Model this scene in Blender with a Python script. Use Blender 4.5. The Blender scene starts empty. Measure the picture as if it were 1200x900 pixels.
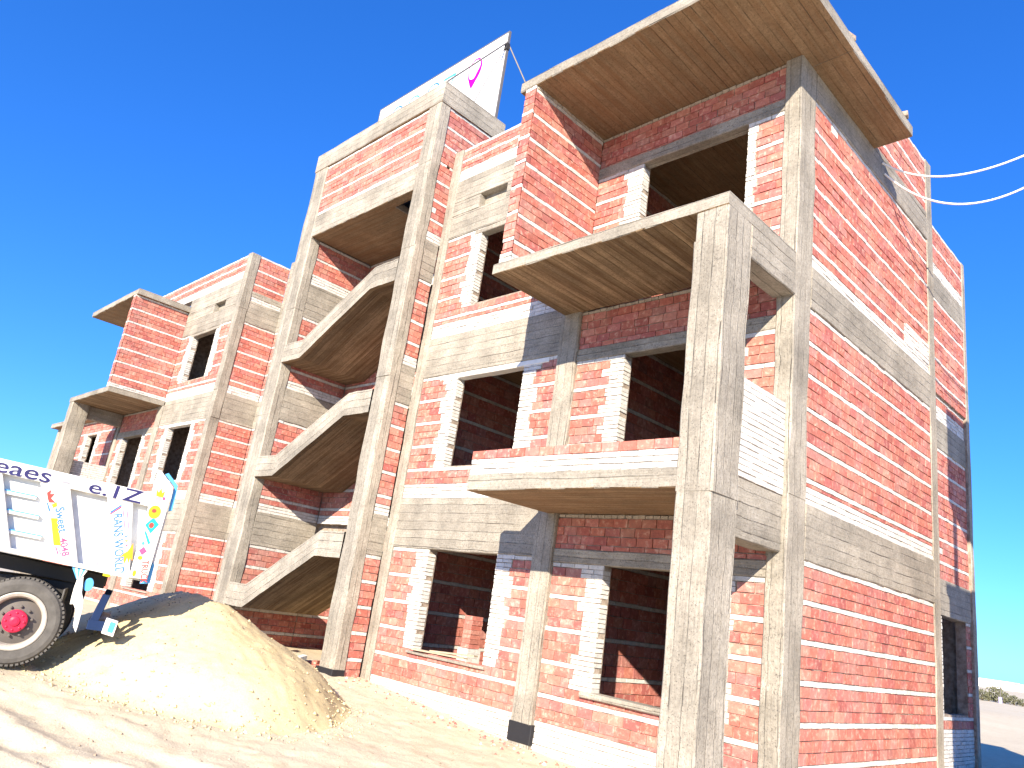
import bpy, bmesh, math, random
from mathutils import Vector, Matrix, noise
random.seed(7)
D = bpy.data
S = bpy.context.scene
COL = S.collection

# ------------------------------------------------------------------ world, sun, camera
SUN = Vector((0.585, -1.0, 0.52)).normalized()
EL = math.asin(SUN.z)
AZ = math.atan2(SUN.x, SUN.y)
w = D.worlds.new("World"); S.world = w; w.use_nodes = True
nt = w.node_tree; nt.nodes.clear()
o_ = nt.nodes.new('ShaderNodeOutputWorld'); bg = nt.nodes.new('ShaderNodeBackground')
sky = nt.nodes.new('ShaderNodeTexSky'); sky.sky_type = 'NISHITA'; sky.sun_disc = False
sky.sun_elevation = EL; sky.sun_rotation = AZ
sky.altitude = 100; sky.air_density = 1.0; sky.dust_density = 0.3; sky.ozone_density = 2.0
hs = nt.nodes.new('ShaderNodeHueSaturation')
hs.inputs['Saturation'].default_value = 1.3
gm = nt.nodes.new('ShaderNodeMix'); gm.data_type = 'RGBA'; gm.blend_type = 'MULTIPLY'; gm.inputs[0].default_value = 1
gm.inputs[7].default_value = (0.34, 0.77, 1.52, 1)
nt.links.new(sky.outputs[0], hs.inputs['Color']); ga = nt.nodes.new('ShaderNodeGamma'); ga.inputs[1].default_value = 0.8
nt.links.new(hs.outputs[0], ga.inputs[0]); nt.links.new(ga.outputs[0], gm.inputs[6]); nt.links.new(gm.outputs[2], bg.inputs['Color'])
bg.inputs['Strength'].default_value = 0.108
nt.links.new(bg.outputs[0], o_.inputs[0])
sl = D.lights.new("sun", 'SUN'); sl.energy = 5.0; sl.angle = math.radians(0.5); sl.color = (1.0, 0.89, 0.72)
so = D.objects.new("sun", sl); COL.objects.link(so)
so.rotation_euler = SUN.to_track_quat('Z', 'Y').to_euler(); so.location = (20, -40, 30)

cam = D.cameras.new("camera"); co = D.objects.new("camera", cam); COL.objects.link(co)
R_ = Vector((0.70841646, 0.69238635, 0.1369206)); F_ = Vector((-0.69749975, 0.65713614, 0.28577299))
U_ = Vector((0.10788984, -0.29794837, 0.94846537))
CP = Vector((4.09388503, -8.55929562, 1.63923327))
co.matrix_world = Matrix(((R_.x, U_.x, -F_.x, CP.x), (R_.y, U_.y, -F_.y, CP.y), (R_.z, U_.z, -F_.z, CP.z), (0, 0, 0, 1)))
cam.sensor_width = 36; cam.lens = 891.2127 * 36 / 1200; cam.clip_end = 9000; cam.clip_start = 0.1
S.camera = co
S.view_settings.view_transform = 'Standard'; S.view_settings.look = 'None'
S.view_settings.gamma = 1.0; S.view_settings.exposure = 1.25
S.cycles.max_bounces = 6; S.cycles.diffuse_bounces = 4; S.cycles.use_denoising = True

# ------------------------------------------------------------------ materials
class NB:
    def __init__(s, name):
        s.m = D.materials.new(name); s.m.use_nodes = True; s.t = s.m.node_tree; s.t.nodes.clear()
        s.out = s.n('ShaderNodeOutputMaterial'); s.b = s.n('ShaderNodeBsdfPrincipled'); s.l(s.b.outputs[0], s.out.inputs[0])
        s.b.inputs['Specular IOR Level'].default_value = 0.25
    def n(s, k, **kw):
        x = s.t.nodes.new(k)
        for a, v in kw.items(): setattr(x, a, v)
        return x
    def l(s, a, b): s.t.links.new(a, b)
    def noise(s, vec, scale, detail=4, rough=.6):
        x = s.n('ShaderNodeTexNoise'); x.inputs['Scale'].default_value = scale
        x.inputs['Detail'].default_value = detail; x.inputs['Roughness'].default_value = rough
        if vec is not None: s.l(vec, x.inputs['Vector'])
        return x.outputs['Fac']
    def map(s, vec, scale, loc=(0, 0, 0)):
        x = s.n('ShaderNodeMapping'); x.inputs['Scale'].default_value = scale; x.inputs['Location'].default_value = loc
        s.l(vec, x.inputs['Vector']); return x.outputs[0]
    def rng(s, v, a, b, c, d):
        x = s.n('ShaderNodeMapRange'); s.l(v, x.inputs[0])
        for i, q in enumerate((a, b, c, d)): x.inputs[1 + i].default_value = q
        return x.outputs[0]
    def math(s, op, a, b=None):
        x = s.n('ShaderNodeMath', operation=op)
        for i, q in enumerate((a, b)):
            if q is None: continue
            if isinstance(q, (int, float)): x.inputs[i].default_value = q
            else: s.l(q, x.inputs[i])
        return x.outputs[0]
    def mix(s, fac, a, b, mode='MIX'):
        x = s.n('ShaderNodeMix', data_type='RGBA', blend_type=mode)
        if isinstance(fac, (int, float)): x.inputs[0].default_value = fac
        else: s.l(fac, x.inputs[0])
        for i, q in ((6, a), (7, b)):
            if isinstance(q, tuple): x.inputs[i].default_value = (*q, 1)
            else: s.l(q, x.inputs[i])
        return x.outputs[2]
    def gray(s, v):
        x = s.n('ShaderNodeCombineColor')
        for i in range(3): s.l(v, x.inputs[i])
        return x.outputs[0]
    def bump(s, h, strength, dist=.01):
        x = s.n('ShaderNodeBump'); x.inputs['Strength'].default_value = strength; x.inputs['Distance'].default_value = dist
        s.l(h, x.inputs['Height']); s.l(x.outputs[0], s.b.inputs['Normal'])
    def uv(s): return s.n('ShaderNodeUVMap').outputs[0]
    def obj(s): return s.n('ShaderNodeTexCoord').outputs['Object']
    def col(s, c): s.l(c, s.b.inputs['Base Color'])

def plain(name, c, rough=.6, metal=0, var=.12, scale=6):
    b = NB(name); f = b.noise(b.obj(), scale)
    k = b.rng(f, .25, .75, 1 - var, 1 + var)
    b.col(b.mix(1.0, c, b.gray(k), 'MULTIPLY')); b.b.inputs['Roughness'].default_value = rough; b.b.inputs['Metallic'].default_value = metal
    return b.m

def concrete_mat(name, ca, cb, board=.15, contrast=.12, stain=.34, brown=None, dark=.76):
    b = NB(name); uv = b.uv(); ob = b.obj()
    rnd = b.n('ShaderNodeObjectInfo').outputs['Random']
    sx = b.n('ShaderNodeSeparateXYZ'); b.l(uv, sx.inputs[0])
    v = b.math('DIVIDE', sx.outputs[1], board)
    wob = b.math('MULTIPLY', b.noise(b.map(uv, (.8, 5, 1)), 1.5, 2), .25)
    v = b.math('ADD', v, wob)
    bid = b.math('FLOOR', v)
    wn = b.n('ShaderNodeTexWhiteNoise', noise_dimensions='2D'); cx = b.n('ShaderNodeCombineXYZ'); b.l(bid, cx.inputs[0]); b.l(rnd, cx.inputs[1]); b.l(cx.outputs[0], wn.inputs['Vector'])
    fr = b.math('FRACT', v)
    edge = b.math('MINIMUM', fr, b.math('SUBTRACT', 1.0, fr))
    seam = b.rng(edge, 0.0, .06, 0, 1)
    wear = b.rng(b.noise(ob, 1.7, 3), .4, .6, 0, 1)
    seam = b.math('MAXIMUM', seam, b.math('MULTIPLY', wear, .8))
    streak = b.noise(b.map(uv, (1.3, 28, 1)), 1.6, 5, .65)
    blot = b.noise(ob, 1.3, 5, .62); fine = b.noise(ob, 26, 4, .6); pit = b.noise(ob, 60, 2, .5)
    base = b.mix(b.rng(b.math('ADD', b.math('MULTIPLY', streak, .55), b.math('MULTIPLY', b.noise(ob, 6, 5, .7), .45)), .32, .66, 0, 1), ca, cb)
    k = b.rng(wn.outputs[0], 0, 1, 1 - contrast, 1 + contrast)
    base = b.mix(1.0, base, b.gray(k), 'MULTIPLY')
    base = b.mix(1.0, base, b.gray(b.rng(blot, .3, .7, 1 - stain, 1 + stain * .7)), 'MULTIPLY')
    base = b.mix(1.0, base, b.gray(b.rng(fine, .3, .7, .80, 1.14)), 'MULTIPLY')
    base = b.mix(1.0, base, b.gray(b.rng(seam, 0, 1, dark, 1)), 'MULTIPLY')
    if brown: base = b.mix(b.rng(b.noise(b.map(uv, (.5, 9, 1)), 1.1, 3), .4, .66, 0, .85), base, brown)
    base = b.mix(1.0, base, b.gray(b.rng(pit, .60, .68, 1, .5)), 'MULTIPLY')
    slit = b.math('MULTIPLY', b.rng(edge, .015, .06, 1, 0), b.rng(b.noise(b.map(uv, (.9, 6, 1), (3, 1, 0)), 1.4, 3), .56, .62, 0, 1))
    base = b.mix(b.math('MULTIPLY', slit, .75), base, (.05, .042, .035))
    base = b.mix(b.rng(b.noise(b.map(uv, (.35, 60, 1), (5, 2, 0)), 2.2, 3), .58, .66, 0, .22), base, (.14, .12, .10))
    b.col(base); b.b.inputs['Roughness'].default_value = .9
    h = b.math('ADD', b.math('MULTIPLY', seam, .8), b.math('ADD', b.math('MULTIPLY', streak, .9), b.math('ADD', b.math('MULTIPLY', fine, .5), b.math('MULTIPLY', wn.outputs[0], .6))))
    b.bump(h, .9, .012)
    return b.m

M = {}
M['concrete'] = concrete_mat('board_formed_concrete', (.275, .243, .197), (.385, .35, .295))
M['soffit'] = concrete_mat('stained_bounce_lit_soffit', (.22, .147, .082), (.31, .215, .128), .13, .10, .25, (.21, .12, .06), .8)  # wood stain, with warm bounce off the sand put into the colour
M['soffit_boards'] = concrete_mat('striped_formwork_soffit', (.22, .15, .085), (.36, .26, .155), .13, .3, .25, (.13, .075, .035), .45)  # board stripes, with golden ground bounce put into the browns
M['ceiling'] = concrete_mat('dim_ceiling_concrete', (.16, .14, .12), (.22, .19, .17), .14, .2)

b = NB('brick_faces'); at = b.n('ShaderNodeVertexColor'); at.layer_name = 'tint'; ob = b.obj()
n1 = b.noise(ob, 14, 5, .65); n2 = b.noise(ob, 70, 3, .6); n3 = b.noise(ob, 1.1, 4, .6)
c = b.mix(1.0, at.outputs[0], b.gray(b.rng(n1, .28, .72, .74, 1.22)), 'MULTIPLY')
c = b.mix(1.0, c, b.gray(b.rng(n2, .3, .7, .85, 1.12)), 'MULTIPLY')
c = b.mix(b.rng(n1, .54, .70, 0, .55), c, (.60, .49, .39))
c = b.mix(b.rng(n3, .5, .75, 0, .22), c, (.58, .47, .36))
b.col(c); b.b.inputs['Roughness'].default_value = .9
b.bump(b.math('ADD', n1, b.math('MULTIPLY', n2, .6)), .7, .008); M['brick'] = b.m

b = NB('mortar'); ob = b.obj(); n1 = b.noise(ob, 9, 5); n2 = b.noise(ob, 60, 3)
c = b.mix(b.rng(n1, .35, .65, 0, 1), (.22, .165, .125), (.43, .355, .29)); b.col(c); b.b.inputs['Roughness'].default_value = .95
b.bump(n2, .8, .01); M['mortar'] = b.m

def sand_mat(name, ca, cb, cc, grain=1.0):
    b = NB(name); ob = b.obj()
    n1 = b.noise(ob, .35, 5, .6); n2 = b.noise(ob, 4.5, 6, .65); n3 = b.noise(ob, 45, 4, .7); n4 = b.noise(ob, 220, 2, .6)
    c = b.mix(b.rng(n1, .35, .65, 0, 1), ca, cb)
    c = b.mix(b.rng(n2, .52, .7, 0, .7), c, cc)
    c = b.mix(1.0, c, b.gray(b.rng(n3, .3, .7, .86, 1.1)), 'MULTIPLY')
    c = b.mix(1.0, c, b.gray(b.rng(n4, .66, .72, 1, .62)), 'MULTIPLY')
    b.col(c); b.b.inputs['Roughness'].default_value = .95; b.b.inputs['Specular IOR Level'].default_value = .1
    b.bump(b.math('ADD', b.math('MULTIPLY', n3, 1.0), b.math('MULTIPLY', n2, 2.0)), .45 * grain, .025)
    ln = b.n('ShaderNodeVectorMath', operation='LENGTH'); b.l(ob, ln.inputs[0])
    bp = next(x for x in b.t.nodes if x.type == 'BUMP'); b.l(b.rng(ln.outputs['Value'], 9, 30, .45 * grain, 0), bp.inputs['Strength'])
    return b.m
M['sand'] = sand_mat('trodden_sand', (.61, .52, .37), (.66, .575, .42), (.52, .42, .28))
M['pile'] = sand_mat('yellow_building_sand', (.58, .475, .275), (.63, .53, .32), (.51, .41, .22), .6)
M['bitumen'] = plain('bitumen_paint', (.02, .02, .024), .6)
M['wood'] = plain('weathered_plank', (.42, .33, .23), .8, 0, .25, 9)
M['white_paint'] = plain('white_truck_paint', (.70, .69, .66), .45, 0, .16, 7)
M['cyan_paint'] = plain('sky_blue_paint', (.10, .38, .68), .4)
M['shaded_navy_paint'] = plain('shaded_navy_paint', (.006, .02, .07), .5)  # navy darkened further, the shade on the bumper put into the colour
M['ink_navy'] = plain('navy_lettering', (.022, .02, .10), .5)
M['ink_blue'] = plain('blue_sticker', (.05, .18, .6), .5)
M['ink_red'] = plain('red_sticker', (.7, .06, .05), .5)
M['ink_pink'] = plain('pink_sticker', (.75, .08, .2), .5)
M['ink_orange'] = plain('orange_sticker', (.85, .33, .02), .5)
M['ink_yellow'] = plain('yellow_sticker', (.85, .62, .02), .5)
M['ink_teal'] = plain('teal_sticker', (.02, .38, .36), .5)
M['ink_cyan'] = plain('cyan_print', (.08, .45, .72), .5)
M['ink_magenta'] = plain('magenta_print', (.72, .0, .28), .5)
M['ink_grey'] = plain('grey_print', (.3, .3, .33), .5)
M['dark_metal'] = plain('dark_chassis', (.035, .033, .033), .6)
M['steel'] = plain('weathered_steel', (.22, .20, .18), .5, .5)
M['rim'] = plain('cream_wheel_rim', (.42, .38, .33), .55, 0, .2, 12)
M['rim_dark'] = plain('dusty_wheel_disc', (.12, .105, .095), .7)
M['hub'] = plain('red_hub', (.55, .02, .06), .4)
M['rubber'] = plain('dusty_tyre_rubber', (.10, .093, .085), .85, 0, .25, 10)
M['banner'] = plain('white_banner', (.80, .80, .80), .5, 0, .03, 2)
M['cable'] = plain('white_cable', (.78, .77, .74), .5)
M['whitewash'] = plain('pale_render', (.74, .72, .68), .8)
M['glass'] = plain('cab_glass', (.03, .04, .05), .08)
M['leaf'] = plain('dusty_leaves', (.13, .13, .075), .8, 0, .4, 2)
M['bark'] = plain('bark', (.12, .09, .06), .9)
M['lamp_yellow'] = plain('amber_lens', (.85, .7, .03), .3)
M['lavender'] = plain('lavender_paint', (.42, .36, .62), .6)
M['stone'] = plain('stone_chips', (.36, .28, .20), .9, 0, .5, 3)

# ------------------------------------------------------------------ mesh builder
class MB:
    def __init__(s): s.v = []; s.f = []; s.uv = []; s.mi = []; s.c = []
    def face(s, pts, mi=0, uvs=None, col=(1, 1, 1)):
        i = len(s.v); s.v += [tuple(p) for p in pts]; s.f.append(tuple(range(i, i + len(pts))))
        s.uv.append(uvs or [(0, 0)] * len(pts)); s.mi.append(mi); s.c.append(col)
    def mesh(s, verts, faces, mi=0, col=(1, 1, 1), uvf=None):
        i = len(s.v); s.v += [tuple(p) for p in verts]
        for f in faces:
            s.f.append(tuple(k + i for k in f)); s.mi.append(mi); s.c.append(col)
            s.uv.append([uvf(verts[k]) for k in f] if uvf else [(0, 0)] * len(f))
    def box(s, x0, x1, y0, y1, z0, z1, mi=0, col=(1, 1, 1)):
        v = [(x, y, z) for x in (x0, x1) for y in (y0, y1) for z in (z0, z1)]
        s.mesh(v, [(0, 1, 3, 2), (4, 6, 7, 5), (0, 4, 5, 1), (2, 3, 7, 6), (0, 2, 6, 4), (1, 5, 7, 3)], mi, col)
    def build(s, name, mats, parent=None, origin=None, smooth=False, fix=True, label=None):
        if origin is None: origin = tuple(parent.get('_o', (0, 0, 0))) if parent is not None else (0, 0, 0)
        me = D.meshes.new(name); ox, oy, oz = origin
        me.from_pydata([(a - ox, b_ - oy, c_ - oz) for a, b_, c_ in s.v], [], s.f)
        for m in (mats if isinstance(mats, (list, tuple)) else [mats]): me.materials.append(m)
        me.polygons.foreach_set('material_index', s.mi)
        ul = me.uv_layers.new(name='UVMap'); flat = [q for f in s.uv for p in f for q in p]; ul.data.foreach_set('uv', flat)
        cl = me.color_attributes.new('tint', 'FLOAT_COLOR', 'CORNER')
        cl.data.foreach_set('color', [q for f, c_ in zip(s.f, s.c) for _ in f for q in (*c_, 1)])
        if fix:
            bm = bmesh.new(); bm.from_mesh(me); bmesh.ops.recalc_face_normals(bm, faces=bm.faces); bm.to_mesh(me); bm.free()
        if smooth: me.polygons.foreach_set('use_smooth', [True] * len(me.polygons))
        o = D.objects.new(name, me); COL.objects.link(o)
        if parent is None: o.location = origin
        else: o.parent = parent; o['_o'] = origin
        if label: o['label'] = label
        return o

def thing(name, label, cat, loc, group=None, rot=None):
    o = D.objects.new(name, None); COL.objects.link(o); o.location = loc; o.empty_display_size = .3
    o['label'] = label; o['category'] = cat; o['_o'] = tuple(loc)
    if rot is not None: o.rotation_euler = (0, 0, rot); o['_o'] = (0, 0, 0)
    if group: o['group'] = group
    return o
def tag(o, label, cat, group=None):
    o['label'] = label; o['category'] = cat
    if group: o['group'] = group
    return o

def prism(B, x0, x1, y0, y1, z0, z1, axis='x', cham=.012, jit=.004, step=.22, soff=None, mi=0, mis=1, rag=0):
    """a cast concrete member: chamfered, slightly uneven, boards along axis; soff: board direction of the underside"""
    x0, x1 = min(x0, x1), max(x0, x1); y0, y1 = min(y0, y1), max(y0, y1); z0, z1 = min(z0, z1), max(z0, z1)
    L = {'x': (x0, x1), 'y': (y0, y1), 'z': (z0, z1)}; oth = [a for a in 'xyz' if a != axis]
    (a0, a1), (b0, b1) = L[oth[0]], L[oth[1]]; c = min(cham, (a1 - a0) * .2, (b1 - b0) * .2)
    ring = [(a0 + c, b0), (a1 - c, b0), (a1, b0 + c), (a1, b1 - c), (a1 - c, b1), (a0 + c, b1), (a0, b1 - c), (a0, b0 + c)]
    l0, l1 = L[axis]; n = max(1, int((l1 - l0) / step)); rings = []
    sd = random.uniform(0, 100)
    for i in range(n + 1):
        t = l0 + (l1 - l0) * i / n; R = []
        for j, (a, b_) in enumerate(ring):
            q = Vector((t * 1.7, a * 3 + sd, b_ * 3))
            a2 = a + jit * noise.noise(q) * 2; b2 = b_ + jit * noise.noise(q + Vector((9, 5, 3))) * 2
            if rag and oth[1] == 'z' and j in (0, 1, 2, 7): b2 += rag * random.uniform(-1, .3)
            P = {axis: t, oth[0]: a2, oth[1]: b2}; R.append((P['x'], P['y'], P['z']))
        rings.append(R)
    def uvs(pts, nrm):
        ax = axis
        k = max(range(3), key=lambda q: abs(nrm[q])); na = 'xyz'[k]
        if na == 'z' and soff: ax = soff
        if na == ax: ax = next(a for a in 'xyz' if a != na)
        o2 = next(a for a in 'xyz' if a not in (na, ax))
        return [(p['xyz'.index(ax)], p['xyz'.index(o2)]) for p in pts]
    def add(pts):
        v = [Vector(p) for p in pts]; nr = (v[1] - v[0]).cross(v[2] - v[1])
        cen = sum(v, Vector()) / len(v)
        dn = abs(nr.z) > max(abs(nr.x), abs(nr.y)) and cen.z < (z0 + z1) / 2
        B.face(pts, mis if (soff and dn) else mi, uvs(pts, nr))
    for i in range(n):
        for j in range(8):
            k = (j + 1) % 8; add([rings[i][j], rings[i][k], rings[i + 1][k], rings[i + 1][j]])
    add(rings[0][::-1]); add(rings[-1])

REDS = [(.45, .145, .11), (.48, .17, .125), (.42, .13, .105), (.49, .185, .14), (.46, .165, .145), (.39, .12, .105), (.50, .215, .165), (.49, .19, .16), (.45, .15, .115), (.47, .165, .13), (.44, .19, .16)]
def red():
    c = random.choice(REDS); k = random.uniform(.88, 1.1); return tuple(q * k for q in c)
def white():
    k = random.uniform(.54, .68); return (k, k * .965, k * .91)

def wall_panel(name, parent, plane, c, sg, u0, u1, z0, z1, ops=(), base=0., q=(), thick=.2, rowh=.128, header=0, grey=None, label=None, detail=1.0, top_white=True, grp=3, qs=1.0):
    """bricks laid one by one on a mortar core. ops: openings (ua,ub,za,zb); q: (opening index, side 0/1) jambs in white quoins"""
    if u0 > u1: u0, u1 = u1, u0
    ops = [(min(a, b_), max(a, b_), e, f) for a, b_, e, f in ops]
    B = MB()
    def P(u, z, n): return (u, c + sg * n, z) if plane == 'y' else (c + sg * n, u, z)
    def bx(ua, ub, za, zb, na, nb, mi, col, j=0.0):
        v = []
        for n in (na, nb):
            for u, z in ((ua, za), (ub, za), (ub, zb), (ua, zb)):
                v.append(P(u + random.uniform(-j, j), z + random.uniform(-j, j), n + (random.uniform(-j, j) * .7 if n == nb else 0)))
        B.mesh(v, [(0, 1, 2, 3), (4, 5, 6, 7), (0, 1, 5, 4), (1, 2, 6, 5), (2, 3, 7, 6), (3, 0, 4, 7)], mi, col)
    # mortar core with the openings cut
    us = sorted({u0, u1, *[x for o in ops for x in o[:2] if u0 < x < u1]})
    for a, b_ in zip(us, us[1:]):
        mid = (a + b_) / 2; zz = [(z0, z1)]
        for o in ops:
            if o[0] < mid < o[1]:
                nz = []
                for s, e in zz:
                    if o[3] <= s or o[2] >= e: nz.append((s, e)); continue
                    if o[2] > s: nz.append((s, o[2]))
                    if o[3] < e: nz.append((o[3], e))
                zz = nz
        for s, e in zz: bx(a, b_, s, e, -thick, -.016, 0, (1, 1, 1))
    # rows
    rows = []
    W = .066
    H = z1 - z0 - base
    z = z1
    if header: rows.append((z - header, z, 'h')); z -= header; H -= header
    if H > .05:
        seq = []
        cnt = 0; hh = H
        while hh > .03:
            t = 'w' if (cnt % (grp + 1) == 0 and (top_white or cnt)) else 'r'
            h = W if t == 'w' else rowh
            if h > hh - .03: h = hh
            seq.append((t, h)); hh -= h; cnt += 1
        for t, h in seq: rows.append((z - h, z, t)); z -= h
    if base > 0:
        n = max(1, round(base / .072))
        for i in range(n): rows.append((z - base / n, z, 'w')); z -= base / n
    Lb = .25
    def lay(a, b_, za, zb, t, off, deep=.035):
        if b_ - a < .02: return
        L = .12 if t == 'h' else Lb
        x = a - (off % L)
        while x < b_ - .004:
            e = x + L * random.uniform(.93, 1.07)
            s_, e_ = max(x, a), min(e, b_)
            if b_ - e_ < .05: e_ = b_; e = b_
            if e_ - s_ > .03:
                g = random.uniform(.004, .008) * (.8 if t == 'w' else 1)
                gz = random.uniform(.004, .0085) * (.9 if t == 'w' else 1)
                isred = t == 'r'
                col = (grey or (red() if isred else white()))
                if t == 'h': col = (.46, .40, .33)
                if isred and random.random() < .0012: col = white()
                bx(s_ + g, e_ - g, za + gz, zb - gz, -deep, random.uniform(-.006, .005), 1, col, .004)
            x = e
    for ri, (za, zb, t) in enumerate(rows):
        zm = (za + zb) / 2; iv = [(u0, u1)]; quo = []
        for oi, o in enumerate(ops):
            if za < o[3] - .012 and zb > o[2] + .012 and (zm > o[2]):
                nv = []
                for s, e in iv:
                    if o[1] <= s or o[0] >= e: nv.append((s, e)); continue
                    a, b_ = o[0], o[1]
                    if t == 'r':
                        wq = random.choice((.25, .27, .33, .38, .40, .30))
                        if (oi, 0) in q: a2 = max(s, a - wq); quo.append((a2, a + .016)); a = a2
                        if (oi, 1) in q: b2 = min(e, b_ + wq * qs); quo.append((b_ - .016, b2)); b_ = b2
                    else:
                        if (oi, 0) in q: a += .014
                        if (oi, 1) in q: b_ -= .014
                    if a > s: nv.append((s, a))
                    if b_ < e: nv.append((b_, e))
                iv = nv
        off = (0 if ri % 2 else .125) + random.uniform(-.03, .03)
        for s, e in iv:
            lay(s, e, za, zb, t, off)
        for s, e in quo:
            zh = (za + zb) / 2
            lay(s, e, za, zh, 'w', random.uniform(0, .12), thick - .03); lay(s, e, zh, zb, 'w', random.uniform(0, .12), thick - .03)
    return B.build(name, [M['mortar'], M['brick']], parent, fix=True, label=label)

# ------------------------------------------------------------------ the building
BLD = thing('unfinished_building', 'three storey unfinished red brick and bare concrete building with open stair tower', 'building', (-7.5, 0, 0))
def member(name, *a, label=None, parent=BLD, under='soffit', **k):
    if 'beam' in name: k.setdefault('rag', .007)
    B = MB(); prism(B, *a, **k)
    return B.build(name, [M['concrete'], M[under]], parent, label=label)
def sub(o, name, *a, **k):
    B = MB(); prism(B, *a, **k); return B.build(name, [M['concrete'], M['soffit']], o)
def coat(col, x0, x1, y0, y1, z0, z1):
    B = MB(); prism(B, x0, x1, y0, y1, z0, z1, 'z', .01, .006, .08); B.build('bitumen_coat', M['bitumen'], col)

def column(x0, x1, y0, y1, zs):
    x0, x1 = min(x0, x1), max(x0, x1); B = MB()
    for i, (a, b_) in enumerate(zip(zs, zs[1:])):
        j = lambda: random.uniform(-.007, .007)
        prism(B, x0 + j(), x1 + j(), y0 + j(), y1 + j(), a - (.015 if i else 0), b_, axis='z', cham=.018, jit=.009, step=.13)
    return B.build('column', [M['concrete'], M['soffit']], BLD)
YP = -1.72
LV = [(.03, 3.40), (3.40, 6.60), (6.60, 9.82)]
def block(m, right):
    X = lambda x: m(x)
    # columns of the front wall
    T = column(X(-7.80), X(-7.53), -.012, .28, (-.3, 2.5, 3.42, 5.8, 6.62, 9.2, 10.98))
    coat(T, X(-7.818), X(-7.512), -.03, .27, -.05, .16)
    R = column(X(-3.99), X(-3.59), -.035, .28, (-.3, 2.55, 3.2, 5.75, 6.43))
    coat(R, X(-4.008), X(-3.572), -.053, .27, -.06, .2)
    column(X(-.25), X(0), -.02, .46, (-.3, 2.7, 3.45, 6.0, 6.62, 9.71))
    P = column(X(-.43), X(0), YP, -1.17, (-.3, 3.12, 6.05, 6.43))
    # beams of bay A
    member('floor_beam', X(-7.53), X(-3.99), 0.004, .26, 2.50, 3.40)
    member('floor_beam', X(-7.53), X(-3.99), 0.004, .26, 5.76, 6.58)
    member('roof_beam', X(-7.53), X(-3.86), 0.004, .26, 9.65, 10.18)
    member('roof_beam', X(-5.93), X(-3.86), 0.003, .26, 9.33, 9.648)
    member('roof_beam', X(-7.53), X(-6.72), 0.003, .26, 9.33, 9.648)
    member('roof_beam', X(-7.53), X(-3.86), 0.004, .26, 8.80, 9.328)
    member('vent_back', X(-6.76), X(-5.9), .16, .22, 9.3, 9.68)
    if right is None: return
    qA = [(0, 0), (0, 1)]
    A = lambda z0, z1, zb, zt, base: wall_panel('brick_wall', BLD, 'y', .022, -1, X(-7.53), X(-3.99), z0, z1, [(X(-6.51), X(-4.77), zb, zt)], base, qA)
    p1 = A(-.4, 2.50, .80, 2.5, .69)
    p2 = A(3.40, 5.76, 3.98, 5.68, .26)
    p3 = wall_panel('brick_wall', BLD, 'y', .022, -1, X(-7.53), X(-3.83), 6.58, 8.80, [(X(-6.51), X(-4.77), 7.16, 8.74)], .28, qA)
    sub(p1, 'window_sill', X(-6.62), X(-4.70), -.03, .2, .765, .806, axis='x')
    sub(p2, 'lintel', X(-7.0), X(-4.2), .010, .2, 5.66, 5.755, axis='x').data.materials[0] = M['whitewash']
    sub(p3, 'lintel', X(-6.70), X(-4.60), .010, .2, 8.70, 8.798, axis='x')
    wall_panel('parapet_wall', BLD, 'y', .022, -1, X(-7.53), X(-.3), 10.18, 10.98, (), .27, grp=2, rowh=.105)
    # bay B behind the balconies
    def Bw(z0, z1, zb, zt, top, base, q):
        o = wall_panel('brick_wall', BLD, 'y', .022, -1, X(-3.59), X(-.25), z0, zt, [(X(-2.66), X(-.79), zb, zt)], base, q, qs=(.4 if right else 1.0))
        sub(o, 'lintel', X(-3.59), X(-.25), .008, .22, zt, zt + .20, axis='x')
        wall_panel('brick_wall', BLD, 'y', .022, -1, X(-3.59), X(-.25), zt + .20, top, (), 0, (), header=.055, top_white=False, grp=(3 if zt < 3 else 6))
        return o
    o = Bw(-.4, 2.44, .77, 2.44, 3.15, .67, [(0, 0), (0, 1)])
    sub(o, 'window_sill', X(-2.80), X(-.70), -.045, .2, .70, .775, axis='x')
    Bw(3.38, 5.58, 3.55, 5.58, 6.43, .2, [(0, 0), (0, 1)])
    Bw(6.60, 8.90, 6.75, 8.90, 9.70, .1, [(0, 0), (0, 1)])
    # balcony slabs
    member('balcony_slab', X(-3.77), X(-.43), YP + .004, 0.0, 3.15, 3.37, axis='x', soff='x', rag=.004)
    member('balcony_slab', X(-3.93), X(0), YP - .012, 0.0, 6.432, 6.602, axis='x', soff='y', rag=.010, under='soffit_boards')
    member('balcony_slab', X(-3.95), X(.59), YP, 0.3, 9.712, 9.90, axis='x', soff='y', rag=.006)
    member('roof_overhang', X(-.3), X(.59), 0.3, 2.65, 9.714, 9.90, axis='y', soff='y', rag=.005)
    # balcony front parapet and the left-hand screen wall of the top balcony
    pp = wall_panel('balcony_parapet', BLD, 'y', YP + .02, -1, X(-3.77), X(-.43), 3.37, 3.585, (), .215, (), thick=.12)
    B = MB(); x = -3.77
    while x < -.5:
        e = min(x + .25 * random.uniform(.94, 1.05), -.43)
        B.box(min(X(x + .006), X(e - .006)), max(X(x + .006), X(e - .006)), YP + .012 + random.uniform(0, .008), YP + .135, 3.588, 3.70 + random.uniform(-.004, .004), 0, red()); x = e
    B.build('top_course', M['brick'], pp)
    wall_panel('balcony_parapet', BLD, 'x', X(-.06), (1 if X(1) > X(0) else -1), -1.17, -.02, 3.40, 4.55, (), 1.15, (), thick=.12)
    s = 1 if X(1) > X(0) else -1
    wall_panel('balcony_parapet', BLD, 'x', X(-.19), -s, -1.17, -.02, 3.40, 4.55, (), 1.15, (), thick=.008)
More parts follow.
